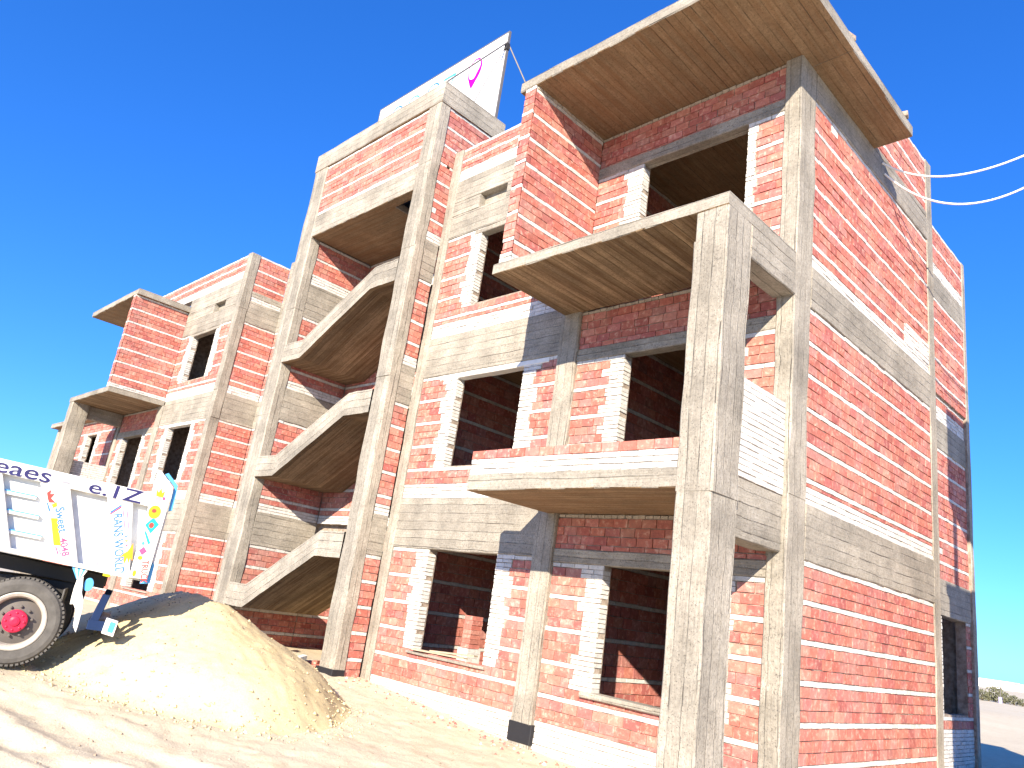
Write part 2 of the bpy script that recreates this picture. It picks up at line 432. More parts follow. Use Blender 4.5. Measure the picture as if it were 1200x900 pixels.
    sw = wall_panel('screen_wall', BLD, 'x', X(-3.585), s, YP + .02, .02, 6.602, 9.71, (), .13, (), thick=.11, header=.055)
    sw2 = wall_panel('screen_wall_end', sw, 'y', YP + .004, -1, X(-3.83), X(-3.59), 6.604, 9.71, (), .15, (), thick=.016)
    wall_panel('screen_wall_face', sw, 'x', X(-3.83), -s, YP + .03, .02, 6.604, 9.71, (), .13, (), thick=.10)
    # side beams P-Q
    member('floor_beam', X(-.30), X(0.006), -1.17, -.02, 6.0, 6.43, axis='y')
    member('floor_beam', X(-.36), X(-.07), -1.17, -.02, 2.74, 3.40, axis='y')
    # the side wall
    if right:
        SC = 5.22
        member('column', -.30, .006, SC, 5.52, -.3, 10.98, axis='z')
        member('floor_beam', -.25, .01, .46, SC, 2.72, 3.40, axis='y')
        member('floor_beam', -.25, .008, .46, SC, 6.0, 6.60, axis='y')
        member('roof_beam', -.25, .008, .46, SC, 9.25, 9.712, axis='y')
        member('roof_beam', -.25, .004, 2.65, SC, 9.716, 9.83, axis='y')
        wall_panel('brick_wall', BLD, 'x', -.012, 1, .46, SC, -.2, 2.72, (), .0, rowh=.129)
        wall_panel('brick_wall', BLD, 'x', -.012, 1, .46, SC, 3.40, 6.0, (), .22, rowh=.129)
        o = wall_panel('brick_wall', BLD, 'x', -.012, 1, .46, SC, 6.60, 9.25, (), .2, rowh=.129)
        wall_panel('white_brick_patch', o, 'x', -.006, 1, 4.0, SC, 6.78, 7.16, (), .38, thick=.03)
        wall_panel('parapet_wall', BLD, 'x', -.012, 1, 2.75, SC, 9.83, 10.98, (), .0)
        # recessed rear part
        rc = -.64
        member('column', rc - .2, rc + .012, 9.80, 10.0, -.3, 10.98, axis='z')
        member('roof_beam', rc - .25, rc + .008, 5.52, 9.80, 9.25, 9.82, axis='y')
        member('floor_beam', rc - .30, rc - .03, 5.52, 9.80, 6.0, 6.60, axis='y')
        member('floor_beam', rc - .29, rc - .03, 5.52, 9.80, 2.72, 3.40, axis='y')
        wall_panel('parapet_wall', BLD, 'x', rc, 1, 5.52, 9.80, 9.82, 10.98, (), .22)
        wall_panel('brick_wall', BLD, 'x', rc, 1, 5.52, 9.80, 7.12, 9.25, (), 0)
        wall_panel('brick_wall', BLD, 'x', rc - .05, 1, 5.52, 9.80, 6.6, 7.12, (), .3)
        wall_panel('brick_wall', BLD, 'x', rc - .05, 1, 5.52, 9.80, 3.40, 6.0, (), 0)
        wall_panel('brick_wall', BLD, 'x', rc - .05, 1, 5.52, 9.80, -.2, 2.72, [(7.95, 9.5, .95, 2.72)], .9, [(0, 0)])
        member('partition_wall', rc - 3.6, rc - 3.5, 5.52, 9.9, 0, 3.2, axis='y')
        # rear wall closing the block
        wall_panel('brick_wall', BLD, 'y', 9.99, 1, -7.8, rc, -.2, 10.9, (), 0)
    else:
        wall_panel('brick_wall', BLD, 'x', X(-.012), s, .46, 5.2, -.2, 9.7, (), .2)
    # floors, ceilings and partitions
    for z in (3.2, 6.4, 9.64):
        member('floor_slab', X(-7.79), X(-.26), .27, 5.2 if right else 5.0, z, z + .17, axis='y', soff='y', mi=0)
    member('ground_slab', X(-7.79), X(-.26), .23, 5.2, -.1, .25, axis='y')
    for z0, z1 in ((.25, 3.2), (3.37, 6.4), (6.57, 9.64)):
        wall_panel('partition_wall', BLD, 'x', X(-7.42), s, .24, 5.2, z0, z1, (), 0, rowh=.17)
        wall_panel('partition_wall', BLD, 'x', X(-3.62), s, .29, 5.2, z0, z1, (), 0, rowh=.17)
        wall_panel('partition_wall', BLD, 'y', 5.2, -1, X(-7.4), X(-.3), z0, z1, (), 0, rowh=.17)

block(lambda x: x, True)
block(lambda x: -25.0 - x, False)

# left block: return wall beside the tower, and the recessed link wall
UX = -17.2
for z0, z1 in ((-.2, 2.5), (3.4, 5.76), (6.58, 8.8)):
    wall_panel('brick_wall', BLD, 'x', UX - .02, 1, .28, 1.3, z0, z1, (), .24)
wall_panel('parapet_wall', BLD, 'x', UX - .02, 1, .28, 1.3, 9.5, 10.98, (), .27, grp=3)
for z0, z1 in ((2.5, 3.4), (5.76, 6.58), (8.8, 9.5)):
    member('floor_beam', UX - .28, UX, .28, 1.3, z0, z1, axis='y')
for z0, z1 in ((-.2, 2.5), (3.4, 5.76), (6.58, 8.8)):
    wall_panel('link_wall', BLD, 'y', 1.3, -1, UX, -13.0, z0, z1, (), .2)
for z0, z1 in ((2.5, 3.4), (5.76, 6.58), (8.8, 11.2)):
    member('link_beam', UX, -13.0, 1.29, 1.55, z0, z1, axis='x')
member('roof_slab', -32.9, -25.02, -.25, 3.0, 6.45, 6.64, axis='x', soff='x')
ow = wall_panel('brick_wall', BLD, 'y', .03, -1, -32.4, -25.3, 3.4, 6.45, [(-28.4, -27.2, 4.0, 5.9)], .9, [(0, 0), (0, 1)])
member('floor_beam', -32.4, -25.3, .01, .3, 2.7, 3.4, axis='x')
wall_panel('brick_wall', BLD, 'y', .03, -1, -32.4, -25.3, -.2, 2.7, (), .4)
member('column', -32.7, -32.4, 0, .3, -.3, 6.45, axis='z')
member('partition_wall', -32.4, -25.3, 2.9, 3.0, 0, 6.44, axis='x')
member('partition_wall', -32.6, -32.45, .3, 2.9, 0, 6.44, axis='y')

# ------------------------------------------------------------------ the stair tower
TY = -.6
vL, vR, sL, sR = -13.0, -12.4, -8.27, -7.80
BY = 1.24
V = column(vL, vR, TY, -.33, (-.3, 2.4, 5.3, 8.0, 9.9, 11.95)); coat(V, vL - .03, vR + .03, TY - .03, -.34, 0, .29)
Sc = column(sL, sR, TY, -.35, (-.3, 2.9, 5.7, 8.5, 10.5, 11.95)); coat(Sc, sL - .03, sR + .03, TY - .03, -.36, 0, .29)
member('roof_slab', vL - .02, sR + .015, TY - .015, BY, 11.952, 12.47, axis='x', soff='y')
wall_panel('brick_wall', BLD, 'y', TY + .03, -1, vR, sL, 10.51, 11.95, (), .1)
member('roof_beam', vR, sL, TY + .004, -.35, 9.91, 10.51, axis='x', soff='x')
# top slab with its square hole
for a in ((vR, -9.23, -.35, BY), (-8.67, sL, -.35, BY), (-9.23, -8.67, .25, BY)):
    member('stair_ceiling', a[0], a[1], a[2], a[3], 9.915, 10.08, axis='y', soff='x')
# sides
LB = ((2.30, 3.04), (5.22, 6.0), (7.85, 8.74))
zs = [.0, 2.30, 3.04, 5.22, 6.0, 7.85, 8.74, 11.95]
for i in range(0, 8, 2):
    o = wall_panel('brick_wall', BLD, 'x', sR - .02, 1, -.35, (BY if i == 6 else -.012), zs[i], zs[i + 1], ([(-.16, -.06, 10.5, 10.6)] if i == 6 else ()), (.2 if i else .1), thick=.14)
    wall_panel('brick_wall', BLD, 'x', vR - .02, 1, -.33, BY, zs[i], zs[i + 1] if i < 6 else 9.91, (), .2, thick=.2)
    wall_panel('brick_wall', BLD, 'y', BY if i else 3.6, -1, vR, sL, zs[i], zs[i + 1] if i < 6 else 9.91, (), .2, thick=.2)
    wall_panel('brick_wall', BLD, 'x', sL + .26, -1, -.35, BY, zs[i], zs[i + 1] if i < 6 else 9.91, (), .2, thick=.05)
    wall_panel('brick_wall', BLD, 'x', vL + .02, -1, -.33, BY, zs[i], zs[i + 1], (), .2, thick=.1)
wall_panel('brick_wall', BLD, 'y', BY + .21, 1, vL, sR, 2.3, 11.95, (), .1, thick=.05)
wall_panel('brick_wall', BLD, 'x', vR - .02, 1, BY + .01, 3.6, 0, 2.3, (), .2)
wall_panel('brick_wall', BLD, 'x', sL + .26, -1, BY + .01, 3.6, 0, 2.3, (), .2, thick=.05)
member('stair_ceiling', vR, sL, BY - .2, 3.8, 2.31, 2.45, axis='x', soff='x')
for z0, z1 in LB:
    member('stair_beam', sR - .2, sR - .005, -.35, -.012, z0, z1, axis='y')
    member('stair_beam', vR - .2, vR - .004, -.33, BY, z0, z1, axis='y')
# flights
def flight(a, b_, c, d):
    B = MB(); x0, x1, x2, x3 = vR, -11.57, -9.15, sL
    lo = [(x0, a), (x1, a), (x2, c), (x3, c)]; hi = [(x0, b_), (x1 - .03, b_), (x2 + .05, d), (x3, d)]
    N = 8
    def pl(P, i, s): return (P[i][0] + (P[i + 1][0] - P[i][0]) * s, P[i][1] + (P[i + 1][1] - P[i][1]) * s)
    L, H = [], []
    for i in range(3):
        for k in range(N): L.append(pl(lo, i, k / N)); H.append(pl(hi, i, k / N))
    L.append(lo[3]); H.append(hi[3]); dist = [0]
    for i in range(1, len(L)): dist.append(dist[-1] + math.dist(L[i], L[i - 1]))
    y0, y1 = TY - .008, BY
    jz = lambda: random.uniform(-.006, .006)
    J = [(jz(), jz(), jz()) for _ in L]
    for i in range(len(L) - 1):
        (xa, za), (xb, zb), (xc, zc), (xd, zd) = L[i], L[i + 1], H[i + 1], H[i]
        A, Bq = J[i], J[i + 1]
        p = lambda x, y, z: (x, y, z)
        u0, u1 = dist[i], dist[i + 1]
        B.face([p(xa, y0 + A[2], za + A[0]), p(xb, y0 + Bq[2], zb + Bq[0]), p(xc, y0 + Bq[2], zc + Bq[1]), p(xd, y0 + A[2], zd + A[1])], 0, [(u0, 0), (u1, 0), (u1, .47), (u0, .47)])
        B.face([p(xd, y0 + A[2], zd + A[1]), p(xc, y0 + Bq[2], zc + Bq[1]), p(xc, y0 + .15, zc), p(xd, y0 + .15, zd)], 0, [(u0, 0), (u1, 0), (u1, .15), (u0, .15)])
        B.face([p(xb, y0 + Bq[2], zb + Bq[0]), p(xa, y0 + A[2], za + A[0]), p(xa, y1, za), p(xb, y1, zb)], 1, [(u1, 0), (u0, 0), (u0, y1 - y0), (u1, y1 - y0)])
        B.face([p(xd, y0 + .15, zd), p(xc, y0 + .15, zc), p(xc, y0 + .15, zc - .22), p(xd, y0 + .15, zd - .22)], 0)
        B.face([p(xd, y0 + .15, zd - .22), p(xc, y0 + .15, zc - .22), p(xc, y1, zc - .22), p(xd, y1, zd - .22)], 0)
    o = B.build('stair_flight', [M['concrete'], M['soffit_boards']], BLD, fix=False)
    n = 8
    for i in range(n):
        xa = x1 + (x2 - x1) * i / n; xb = x1 + (x2 - x1) * (i + 1) / n; zt = a + (c - a) * (i + 1) / n + .26
        s = MB(); s.box(xa, xb, TY + .15, BY, zt - .17, zt); s.build('step', M['concrete'], o)
    return o
flight(.98, 1.45, 2.17, 2.65); flight(3.79, 4.26, 4.97, 5.45); flight(6.56, 7.01, 7.79, 8.29)

# ------------------------------------------------------------------ ground
def sm(t): t = max(0, min(1, t)); return t * t * (3 - 2 * t)
def gz(x, y):
    r = math.hypot(x, y)
    h = -.14 + .35 * sm((-2.6 - x) / 6.2) * sm(1 - (r - 30) / 30) + .12 * sm((y - 3) / 5) * sm(1 - (r - 30) / 30)
    h += .2 * sm((x + 1) / 3) * sm((y + 3) / 3) * sm(1 - (r - 20) / 20)
    near = sm(1 - (math.hypot(x + 2, y + 4) - 12) / 14)
    wl = sm((-.15 - y) / .6) if -8 < x < 0 else 1
    p = Vector((x, y, 0))
    if near > 0:
        h += near * (.034 * noise.fractal(p * .9, 1, 2, 3) * wl + .018 * noise.fractal(p * 3.1 + Vector((7, 0, 0)), .8, 2, 4) * wl + .008 * noise.noise(p * 11))
        # wheel ruts running in front of the truck towards the viewer
        for k, (ax, ay, dx, dy, wdt, dep) in enumerate(((-5.2, -5.9, .93, .37, .20, .045), (-4.6, -6.25, .93, .33, .15, .04), (-4.3, -5.3, .95, .30, .22, .035))):
            t = (x - ax) * dx + (y - ay) * dy; d = -(x - ax) * dy + (y - ay) * dx + .10 * math.sin(t * 1.3 + k)
            if -2.5 < t < 6:
                e = sm((t + 2.5) / 1.5) * sm((6 - t) / 2)
                h += e * (-dep * math.exp(-(d / wdt) ** 2) + dep * .9 * math.exp(-((abs(d) - wdt * 1.9) / (wdt * .6)) ** 2)) * (.6 + .8 * noise.noise(Vector((x * 2, y * 2, k * 5))))
    if r > 90: h += .6 * noise.noise(p * .012) * sm((r - 90) / 90)
    return h
def axis_vals(lo, hi, step, far):
    v = []; x = lo
    while x < hi: v.append(x); x += step
    st = step; x = hi
    while x < far: v.append(x); st *= 1.16; x += st
    v.append(far); st = step; x = lo - step
    while x > -far: v.insert(0, x); st *= 1.16; x -= st
    v.insert(0, -far); return v
xs = axis_vals(-9.5, 1.5, .055, 4000); ys = axis_vals(-8.0, .4, .055, 4000)
B = MB(); nx, ny = len(xs), len(ys)
B.v = [(x, y, gz(x, y)) for y in ys for x in xs]
B.f = [(j * nx + i, j * nx + i + 1, (j + 1) * nx + i + 1, (j + 1) * nx + i) for j in range(ny - 1) for i in range(nx - 1)]
B.uv = [[(0, 0)] * 4] * len(B.f); B.mi = [0] * len(B.f); B.c = [(1, 1, 1)] * len(B.f)
g = B.build('ground', M['sand'], fix=False, smooth=True); g['kind'] = 'structure'

# sand pile tipped behind the truck
PC = (-7.1, -3.45)
PA, PB = Vector((-7.56, -3.25)), Vector((-9.8, -2.7))
def pile_h(x, y):
    q = Vector((x, y)); d = PB - PA; t = max(0, min(1, (q - PA).dot(d) / d.length_squared)); v = q - (PA + d * t)
    n_ = 1 + .05 * noise.noise(Vector((x * .6, y * .6, 3))) + .012 * noise.noise(Vector((x * 2.3, y * 2.3, 8)))
    s = 1 - math.sqrt((v.x / 3.15) ** 2 + (v.y / 2.05) ** 2) / n_
    top = 1.13 + .05 * noise.noise(Vector((t * 3, 0, 1))) - .05 * t
    s2 = s - .06 * math.exp(-((1 - s) / .10) ** 2)
    return top * ((s2 if s > .2 else .2 * (max(0, s) / .2) ** 1.4 + min(0, s))), s
def pile_z(x, y):
    h, s = pile_h(x, y); k = max(0, min(1, s * 6))
    nz = .03 * noise.fractal(Vector((x * 2.2, y * 2.2, 1)), .8, 2, 4) * k + (.014 * noise.noise(Vector((x * 12, y * 12, 1))) + .010 * noise.noise(Vector((x * 25, y * 25, 1)))) * k
    return .19 * sm(s * 4) + gz(x, y) * (1 - sm(s * 4)) + h + nz
B = MB(); N_ = .042; x0, y0 = -13.2, -5.9; nx_, ny_ = 224, 130
P_ = [[(x0 + i * N_, y0 + j * N_, pile_z(x0 + i * N_, y0 + j * N_)) for i in range(nx_)] for j in range(ny_)]
idx = {}
def vid(i, j):
    if (i, j) not in idx: idx[(i, j)] = len(B.v); B.v.append(P_[j][i])
    return idx[(i, j)]
for j in range(ny_ - 1):
    for i in range(nx_ - 1):
        if max(pile_h(x0 + (i + .5) * N_, y0 + (j + .5) * N_)[1], 0) > 0 or pile_h(x0 + (i + .5) * N_, y0 + (j + .5) * N_)[1] > -.05:
            B.f.append((vid(i, j), vid(i + 1, j), vid(i + 1, j + 1), vid(i, j + 1)))
B.uv = [[(0, 0)] * 4] * len(B.f); B.mi = [0] * len(B.f); B.c = [(1, 1, 1)] * len(B.f)
o = B.build('sand_pile', M['pile'], origin=(PC[0], PC[1], .2), fix=False, smooth=True)
tag(o, 'tall heap of yellow sand tipped behind the white dump truck', 'sand pile')

# pebbles over sand and pile: ground cover
def pebble(B, x, y, z, r, col=(1, 1, 1)):
    v = []
    for p in ((1, 0, 0), (-1, 0, 0), (0, 1, 0), (0, -1, 0), (0, 0, .7), (0, 0, -.6)):
        k = r * random.uniform(.6, 1.2); v.append((x + p[0] * k, y + p[1] * k, z + p[2] * k))
    B.mesh(v, [(0, 2, 4), (2, 1, 4), (1, 3, 4), (3, 0, 4), (2, 0, 5), (1, 2, 5), (3, 1, 5), (0, 3, 5)], 0, col)
B = MB()
for _ in range(1500):
    x, y = random.uniform(-9, 1), random.uniform(-7.6, -.1)
    pebble(B, x, y, gz(x, y) + .002, random.choice((.006, .008, .01, .014, .022)))
for _ in range(600):
    x, y = random.uniform(-10, -4.2), random.uniform(-5.4, -2)
    if pile_h(x, y)[1] < .02: continue
    pebble(B, x, y, pile_z(x, y) + .004, random.choice((.008, .01, .014, .02)))
K = MB()
for _ in range(260):
    x = random.uniform(-9, -.6); y = -.05 - abs(random.gauss(0, .35)) - (.55 if x < -7.8 else 0)
    pebble(K, x, y, gz(x, y) + .004, random.choice((.01, .015, .02, .03, .04)), random.choice((red(), red(), white(), (.4, .34, .27))))
kk = K.build('brick_crumbs', M['brick'], fix=True); kk['kind'] = 'stuff'; kk['label'] = 'crumbs of red and white brick along the foot of the front wall'; kk['category'] = 'rubble'
K = MB()
for _ in range(9000):
    x, y = random.uniform(-10, -3.6), random.uniform(-5.8, -1.5); ss = pile_h(x, y)[1]
    if not (-.12 < ss < .9) or random.random() > .04 + .5 * math.exp(-(ss / .10) ** 2): continue
    pebble(K, x, y, max(pile_z(x, y), gz(x, y)) + .002, random.choice((.008, .012, .016, .022, .03, .04)))
kk = K.build('sand_clods', M['pile'], fix=True); kk['kind'] = 'stuff'; kk['label'] = 'clods of yellow sand rolled down around the heap'; kk['category'] = 'clods'
o = B.build('pebbles', M['stone'], fix=True); o['kind'] = 'stuff'; o['label'] = 'small stones and crumbs of rubble scattered over the sand'; o['category'] = 'pebbles'

# ------------------------------------------------------------------ the dump truck (local: +X towards its rear, -Y towards the viewer)
TR = thing('dump_truck', 'white dump truck with sky blue trim and stickered tipping bed beside the sand heap', 'truck', (-7.043, -5.792, .2), rot=math.radians(70.7067))
def lean(x, z):   # the bed leans and widens towards its rear
    w_ = 1 - .023787 * x; return ((.922418 * x + .168935) / w_, (-.034235 * x + .986011 * z + .020133) / w_)
QON = False
def poly_y(B, pts, y0, y1, mi=0):
    if QON: pts = [lean(*p) for p in pts]
    n = len(pts); A = [(x, y0, z) for x, z in pts]; C = [(x, y1, z) for x, z in pts]
    B.mesh(A + C, [tuple(range(n)), tuple(range(2 * n - 1, n - 1, -1))] + [(i, (i + 1) % n, (i + 1) % n + n, i + n) for i in range(n)], mi)
def tpart(name, polys, mat, parent=TR, label=None, bev=.006):
    B = MB()
    for p in polys:
        if len(p) == 3: poly_y(B, *p)
        else: B.box(*p)
    o = B.build(name, mat, parent, origin=(0, 0, 0), label=label)
    if bev:
        md = o.modifiers.new('bevel', 'BEVEL'); md.width = bev; md.segments = 2; md.limit_method = 'ANGLE'
    return o
QON = True
bt = lambda x: 1.259 - .076 * x          # bed bottom line
tp = lambda x: 2.374 - .073 * x          # bed top line
rl = lambda x: 2.196 - .072 * x          # lower edge of the top rail
XF = -3.6
strip = lambda xa, xb, f, g_: [(xa, f(xa)), (xb, f(xb)), (xb, g_(xb)), (xa, g_(xa))]
bed = tpart('tipping_bed', [(strip(XF, 1.0, bt, tp), .09, .13), (strip(XF, 1.0, bt, tp), 2.15, 2.19),
    (strip(XF, 1.2, bt, lambda x: bt(x) + .05), .13, 2.15), (strip(XF, XF + .06, bt, tp), .13, 2.15)], M['white_paint'])
tpart('top_rail', [(strip(XF, 1.02, rl, tp), -.03, .13), (strip(XF, 1.02, rl, tp), 2.15, 2.3)], M['white_paint'], bed)
tpart('bottom_rail', [(strip(XF, 1.0, bt, lambda x: bt(x) + .055), -.02, .128), (strip(XF, 1.0, bt, lambda x: bt(x) + .055), 2.15, 2.28)], M['white_paint'], bed)
def rib(xt0, xt1, xb0, xb1): return [(xb0, bt(xb0) + .05), (xb1, bt(xb1) + .05), (xt1, rl(xt1) + .01), (xt0, rl(xt0) + .01)]
for a in ((-.39, -.011, -.02, .345), (.46, .80, .80, 1.0), (-1.32, -.87, -.94, -.49), (-2.2, -1.8, -1.85, -1.42), (-3.1, -2.7, -2.75, -2.35)):
    tpart('rib', [(rib(*a), -.015, .092)], M['white_paint'], bed)
    tpart('rib', [(rib(*a), 2.17, 2.27)], M['white_paint'], bed)
for xl in (-.85, -1.8, -2.7):
    for dz in (0, .24, .485):
        z = 2.055 - dz; xo = dz * .42; x0 = xl + xo; x1 = x0 + .47
        q = [(x0, z - .04), (x1, z - .065), (x1, z - .025), (x0, z)]
        lv = tpart('louvre', [(q, .03, .092)], M['white_paint'], bed)
        tpart('louvre_stripe', [([(x0, z), (x1, z - .025), (x1, z - .010), (x0, z + .015)], .028, .092)], M['cyan_paint'], lv, bev=0)
tpart('rear_post', [([(1.0, 2.618), (1.246, 2.411), (1.222, 1.205), (1.0, 1.20)], 2.13, 2.28)], M['white_paint'], bed)
post = tpart('rear_post', [([(1.0, 2.618), (1.05, 2.60), (1.246, 2.411), (1.235, 1.8), (1.222, 1.205), (1.0, 1.20)], -.06, .10)], M['white_paint'], bed)
tpart('blue_edge', [([(1.10, 2.575), (1.256, 2.43), (1.262, 2.10), (1.31, 2.12), (1.30, 2.45), (1.14, 2.60)], .0, .12)], M['cyan_paint'], post, bev=.004)
tpart('blue_edge', [([(1.235, 1.42), (1.27, 1.40), (1.27, 1.16), (1.15, 1.14), (1.15, 1.19), (1.22, 1.20)], .0, .12)], M['cyan_paint'], post, bev=.004)
tg = tpart('tailgate', [([(1.235, 1.25), (1.262, 1.25), (1.262, 2.1), (1.235, 2.1)], .1, 2.13)], M['white_paint'], bed)
# lettering and stickers lie on the bed panels
def text(s, x, z, h, mat, y, ang=0, sx=1.0, parent=bed, name='lettering', bold=.0012):
    cu = D.curves.new(name, 'FONT'); cu.body = s; cu.size = h; cu.extrude = .0012; cu.offset = bold; cu.resolution_u = 4
    tmp = D.objects.new(name, cu); COL.objects.link(tmp); bpy.context.view_layer.update()
    me = D.meshes.new_from_object(tmp.evaluated_get(bpy.context.evaluated_depsgraph_get())); D.objects.remove(tmp)
    ca, sa = math.cos(ang), math.sin(ang)
    for v in me.vertices:
        px, pz = v.co.x * sx, v.co.y
        tx, tz = lean(x + px * ca - pz * sa, z + px * sa + pz * ca); v.co = (tx, y - v.co.z, tz)
    me.materials.clear(); me.materials.append(mat); me.name = name
    o = D.objects.new(name, me); COL.objects.link(o); o.parent = parent; return o
ta = math.atan(-.073)
text('eaes', -1.0, 2.275, .26, M['ink_navy'], -.034, ta, 1.6, bold=.0022)
text('-', -.15, 2.215, .25, M['ink_grey'], -.034, ta, 1.6)
text('e.1Z', .20, 2.19, .235, M['ink_navy'], -.034, ta, 1.6, bold=.0022)
def sticker(pts, mat, y, parent=bed, name='sticker'):
    B = MB(); poly_y(B, pts, y, y + .003); return B.build(name, mat, parent, origin=(0, 0, 0))
def disc(cx, cz, rx, rz, n=18, a0=0): return [(cx + rx * math.cos(a0 + i / n * 2 * math.pi), cz + rz * math.sin(a0 + i / n * 2 * math.pi)) for i in range(n)]
sa_ = math.radians(-66)
yr = -.0185
sticker([(-.27, 2.10), (-.225, 2.15), (-.225, 2.09), (-.17, 2.10), (-.20, 2.04), (-.13, 1.99), (-.21, 1.98), (-.24, 2.03)], M['ink_red'], yr)
sticker([(-.17, 1.96), (-.12, 2.0), (-.10, 1.95), (-.14, 1.92)], M['ink_orange'], yr)
sticker([(-.24, 1.98), (-.225, 1.98), (-.16, 1.88), (-.18, 1.87)], M['ink_blue'], yr)
text('Sweet', -.115, 1.92, .155, M['ink_blue'], yr, sa_, .86)
text('4048', .045, 1.55, .125, M['ink_pink'], yr, sa_, .95)
sticker([(-.13, 1.79), (-.05, 1.80), (.085, 1.47), (.0, 1.46)], M['ink_yellow'], yr)
sticker([(.02, 1.45), (.035, 1.45), (.09, 1.36), (.075, 1.36)], M['ink_pink'], yr)
sticker([(.06, 1.44), (.07, 1.44), (.12, 1.36), (.11, 1.36)], M['ink_pink'], yr)
text('RANS WORLD', .60, 1.96, .155, M['ink_blue'], yr, math.radians(-73), .78)
sticker([(.55, 1.98), (.66, 2.09), (.68, 2.08), (.57, 1.96)], M['ink_blue'], yr)
sticker([(.55, 1.95), (.57, 1.95), (.68, 2.06), (.66, 2.07)], M['ink_red'], yr)
for k in (0, .05): sticker([(.69 + k, 2.05), (.70 + k, 2.05), (.80 + k, 1.78), (.79 + k, 1.78)], M['ink_pink'], yr)
for k, mt in ((0, 'ink_blue'), (.055, 'ink_orange'), (.11, 'ink_pink')):
    sticker([(.80 + k * .35, 1.73 - k), (.825 + k * .35, 1.705 - k), (.855 + k * .35, 1.73 - k), (.827 + k * .35, 1.68 - k)], M[mt], yr)
sticker([(.80, 1.38), (.84, 1.47), (.90, 1.52), (.94, 1.63), (.965, 1.52), (.985, 1.41), (.95, 1.44), (.945, 1.36), (.915, 1.44), (.90, 1.36), (.86, 1.43)], M['ink_orange'], yr)
sticker(disc(.565, 1.30, .025, .045), M['ink_grey'], .0865)
yp = -.0635
sticker([(1.06, 2.27), (1.045, 2.36), (1.08, 2.32), (1.10, 2.38), (1.125, 2.32), (1.155, 2.35), (1.15, 2.26)], M['ink_orange'], yp, post)
sticker(disc(1.10, 2.235, .045, .03), M['ink_grey'], yp, post); sticker(disc(1.165, 2.25, .018, .022), M['ink_pink'], yp, post)
sticker(disc(1.095, 2.06, .078, .088), M['ink_orange'], yp, post); sticker(disc(1.085, 2.075, .028, .025), M['ink_red'], yp - .002, post)
sticker([(1.02, 1.88), (1.10, 1.99), (1.19, 1.91), (1.115, 1.78)], M['ink_teal'], yp, post); sticker(disc(1.10, 1.885, .03, .035), M['ink_red'], yp - .002, post)
sticker([(1.03, 1.80), (1.055, 1.80), (1.145, 1.66), (1.12, 1.64)], M['ink_teal'], yp, post)
sticker(disc(1.06, 1.645, .018, .022), M['ink_cyan'], yp, post)
sticker([(1.03, 1.55), (1.08, 1.605), (1.13, 1.55), (1.08, 1.495)], M['ink_pink'], yp, post)
sticker(disc(1.07, 1.46, .03, .026), M['ink_orange'], yp, post)
text('TRUCK', 1.105, 1.43, .115, M['ink_red'], yp, math.radians(-80), .75, post)
sticker(disc(1.05, 1.26, .022, .04), M['ink_orange'], yp, post)
# chassis
QON = False
ch = tpart('chassis', [(-5.6, .62, .62, .74, .78, 1.02), (-5.6, .62, 1.5, 1.62, .78, 1.02), (-.9, -.7, .7, 1.5, .8, 1.0), (.45, .6, .7, 1.5, .82, 1.0), (-2.5, -2.3, .7, 1.5, .8, 1.0)], M['dark_metal'])
tpart('sub_frame', [(strip(-3, .85, lambda x: bt(x) - .2, lambda x: bt(x) - .03), .55, .72), (strip(-3, .85, lambda x: bt(x) - .2, lambda x: bt(x) - .03), 1.5, 1.68), (-1.6, -1.0, .3, 1.9, 1.0, 1.24), (-3.4, -1.8, .25, 1.95, .72, 1.2)], M['dark_metal'], ch)
tpart('axle', [(-.09, .09, .35, 1.9, .42, .6)], M['dark_metal'], ch)
QON = True
mf = tpart('mudflap_bracket', [([(0.395, 1.12), (0.385, 0.985), (0.386, 0.862), (0.393, 0.775), (0.434, 0.784), (0.469, 0.733), (0.49, 0.649), (0.502, 0.529), (0.555, 0.45), (0.561, 0.52), (0.557, 0.745), (0.54, 0.848), (0.496, 0.93), (0.461, 1.13)], .02, .05)], M['white_paint'], TR)
B = MB()
for i in range(6):
    a, b_ = i / 6, (i + 1) / 6
    q = [(.267 + .247 * a, 1.262 + .012 * a), (.267 + .247 * b_, 1.262 + .012 * b_), (.385 + .045 * b_, 1.085), (.385 + .045 * a, 1.085)]
    poly_y(B, q, .02, .045, i % 2)
B.build('striped_gusset', [M['cyan_paint'], M['white_paint']], mf, origin=(0, 0, 0))
tpart('mudflap', [(.42, .44, .06, .60, .52, .95)], M['rubber'], TR)
tpart('marker_lamp', [(disc(.545, 1.04, .06, .085), .06, .12)], M['cyan_paint'], TR)
tpart('marker_lamp', [([(.68, 1.175), (.77, 1.167), (.78, 1.215), (.69, 1.225)], -.01, .05)], M['lamp_yellow'], TR)
bar = tpart('rear_bumper', [([(.745, .95), (.84, .94), (.765, .52), (.655, .53)], .12, .20), ([(.745, .95), (.84, .94), (.765, .52), (.655, .53)], 1.9, 1.98), ([(.66, .50), (.90, .50), (.90, .62), (.66, .62)], .10, 2.0)], M['shaded_navy_paint'], TR)
tpart('lamp_plate', [([(.87, .675), (1.02, .65), (1.005, .46), (.855, .485)], .0, .10)], M['banner'], bar)
sticker([(.93, .64), (1.0, .625), (.985, .50), (.915, .515)], M['ink_cyan'], -.004, bar, 'reflector')
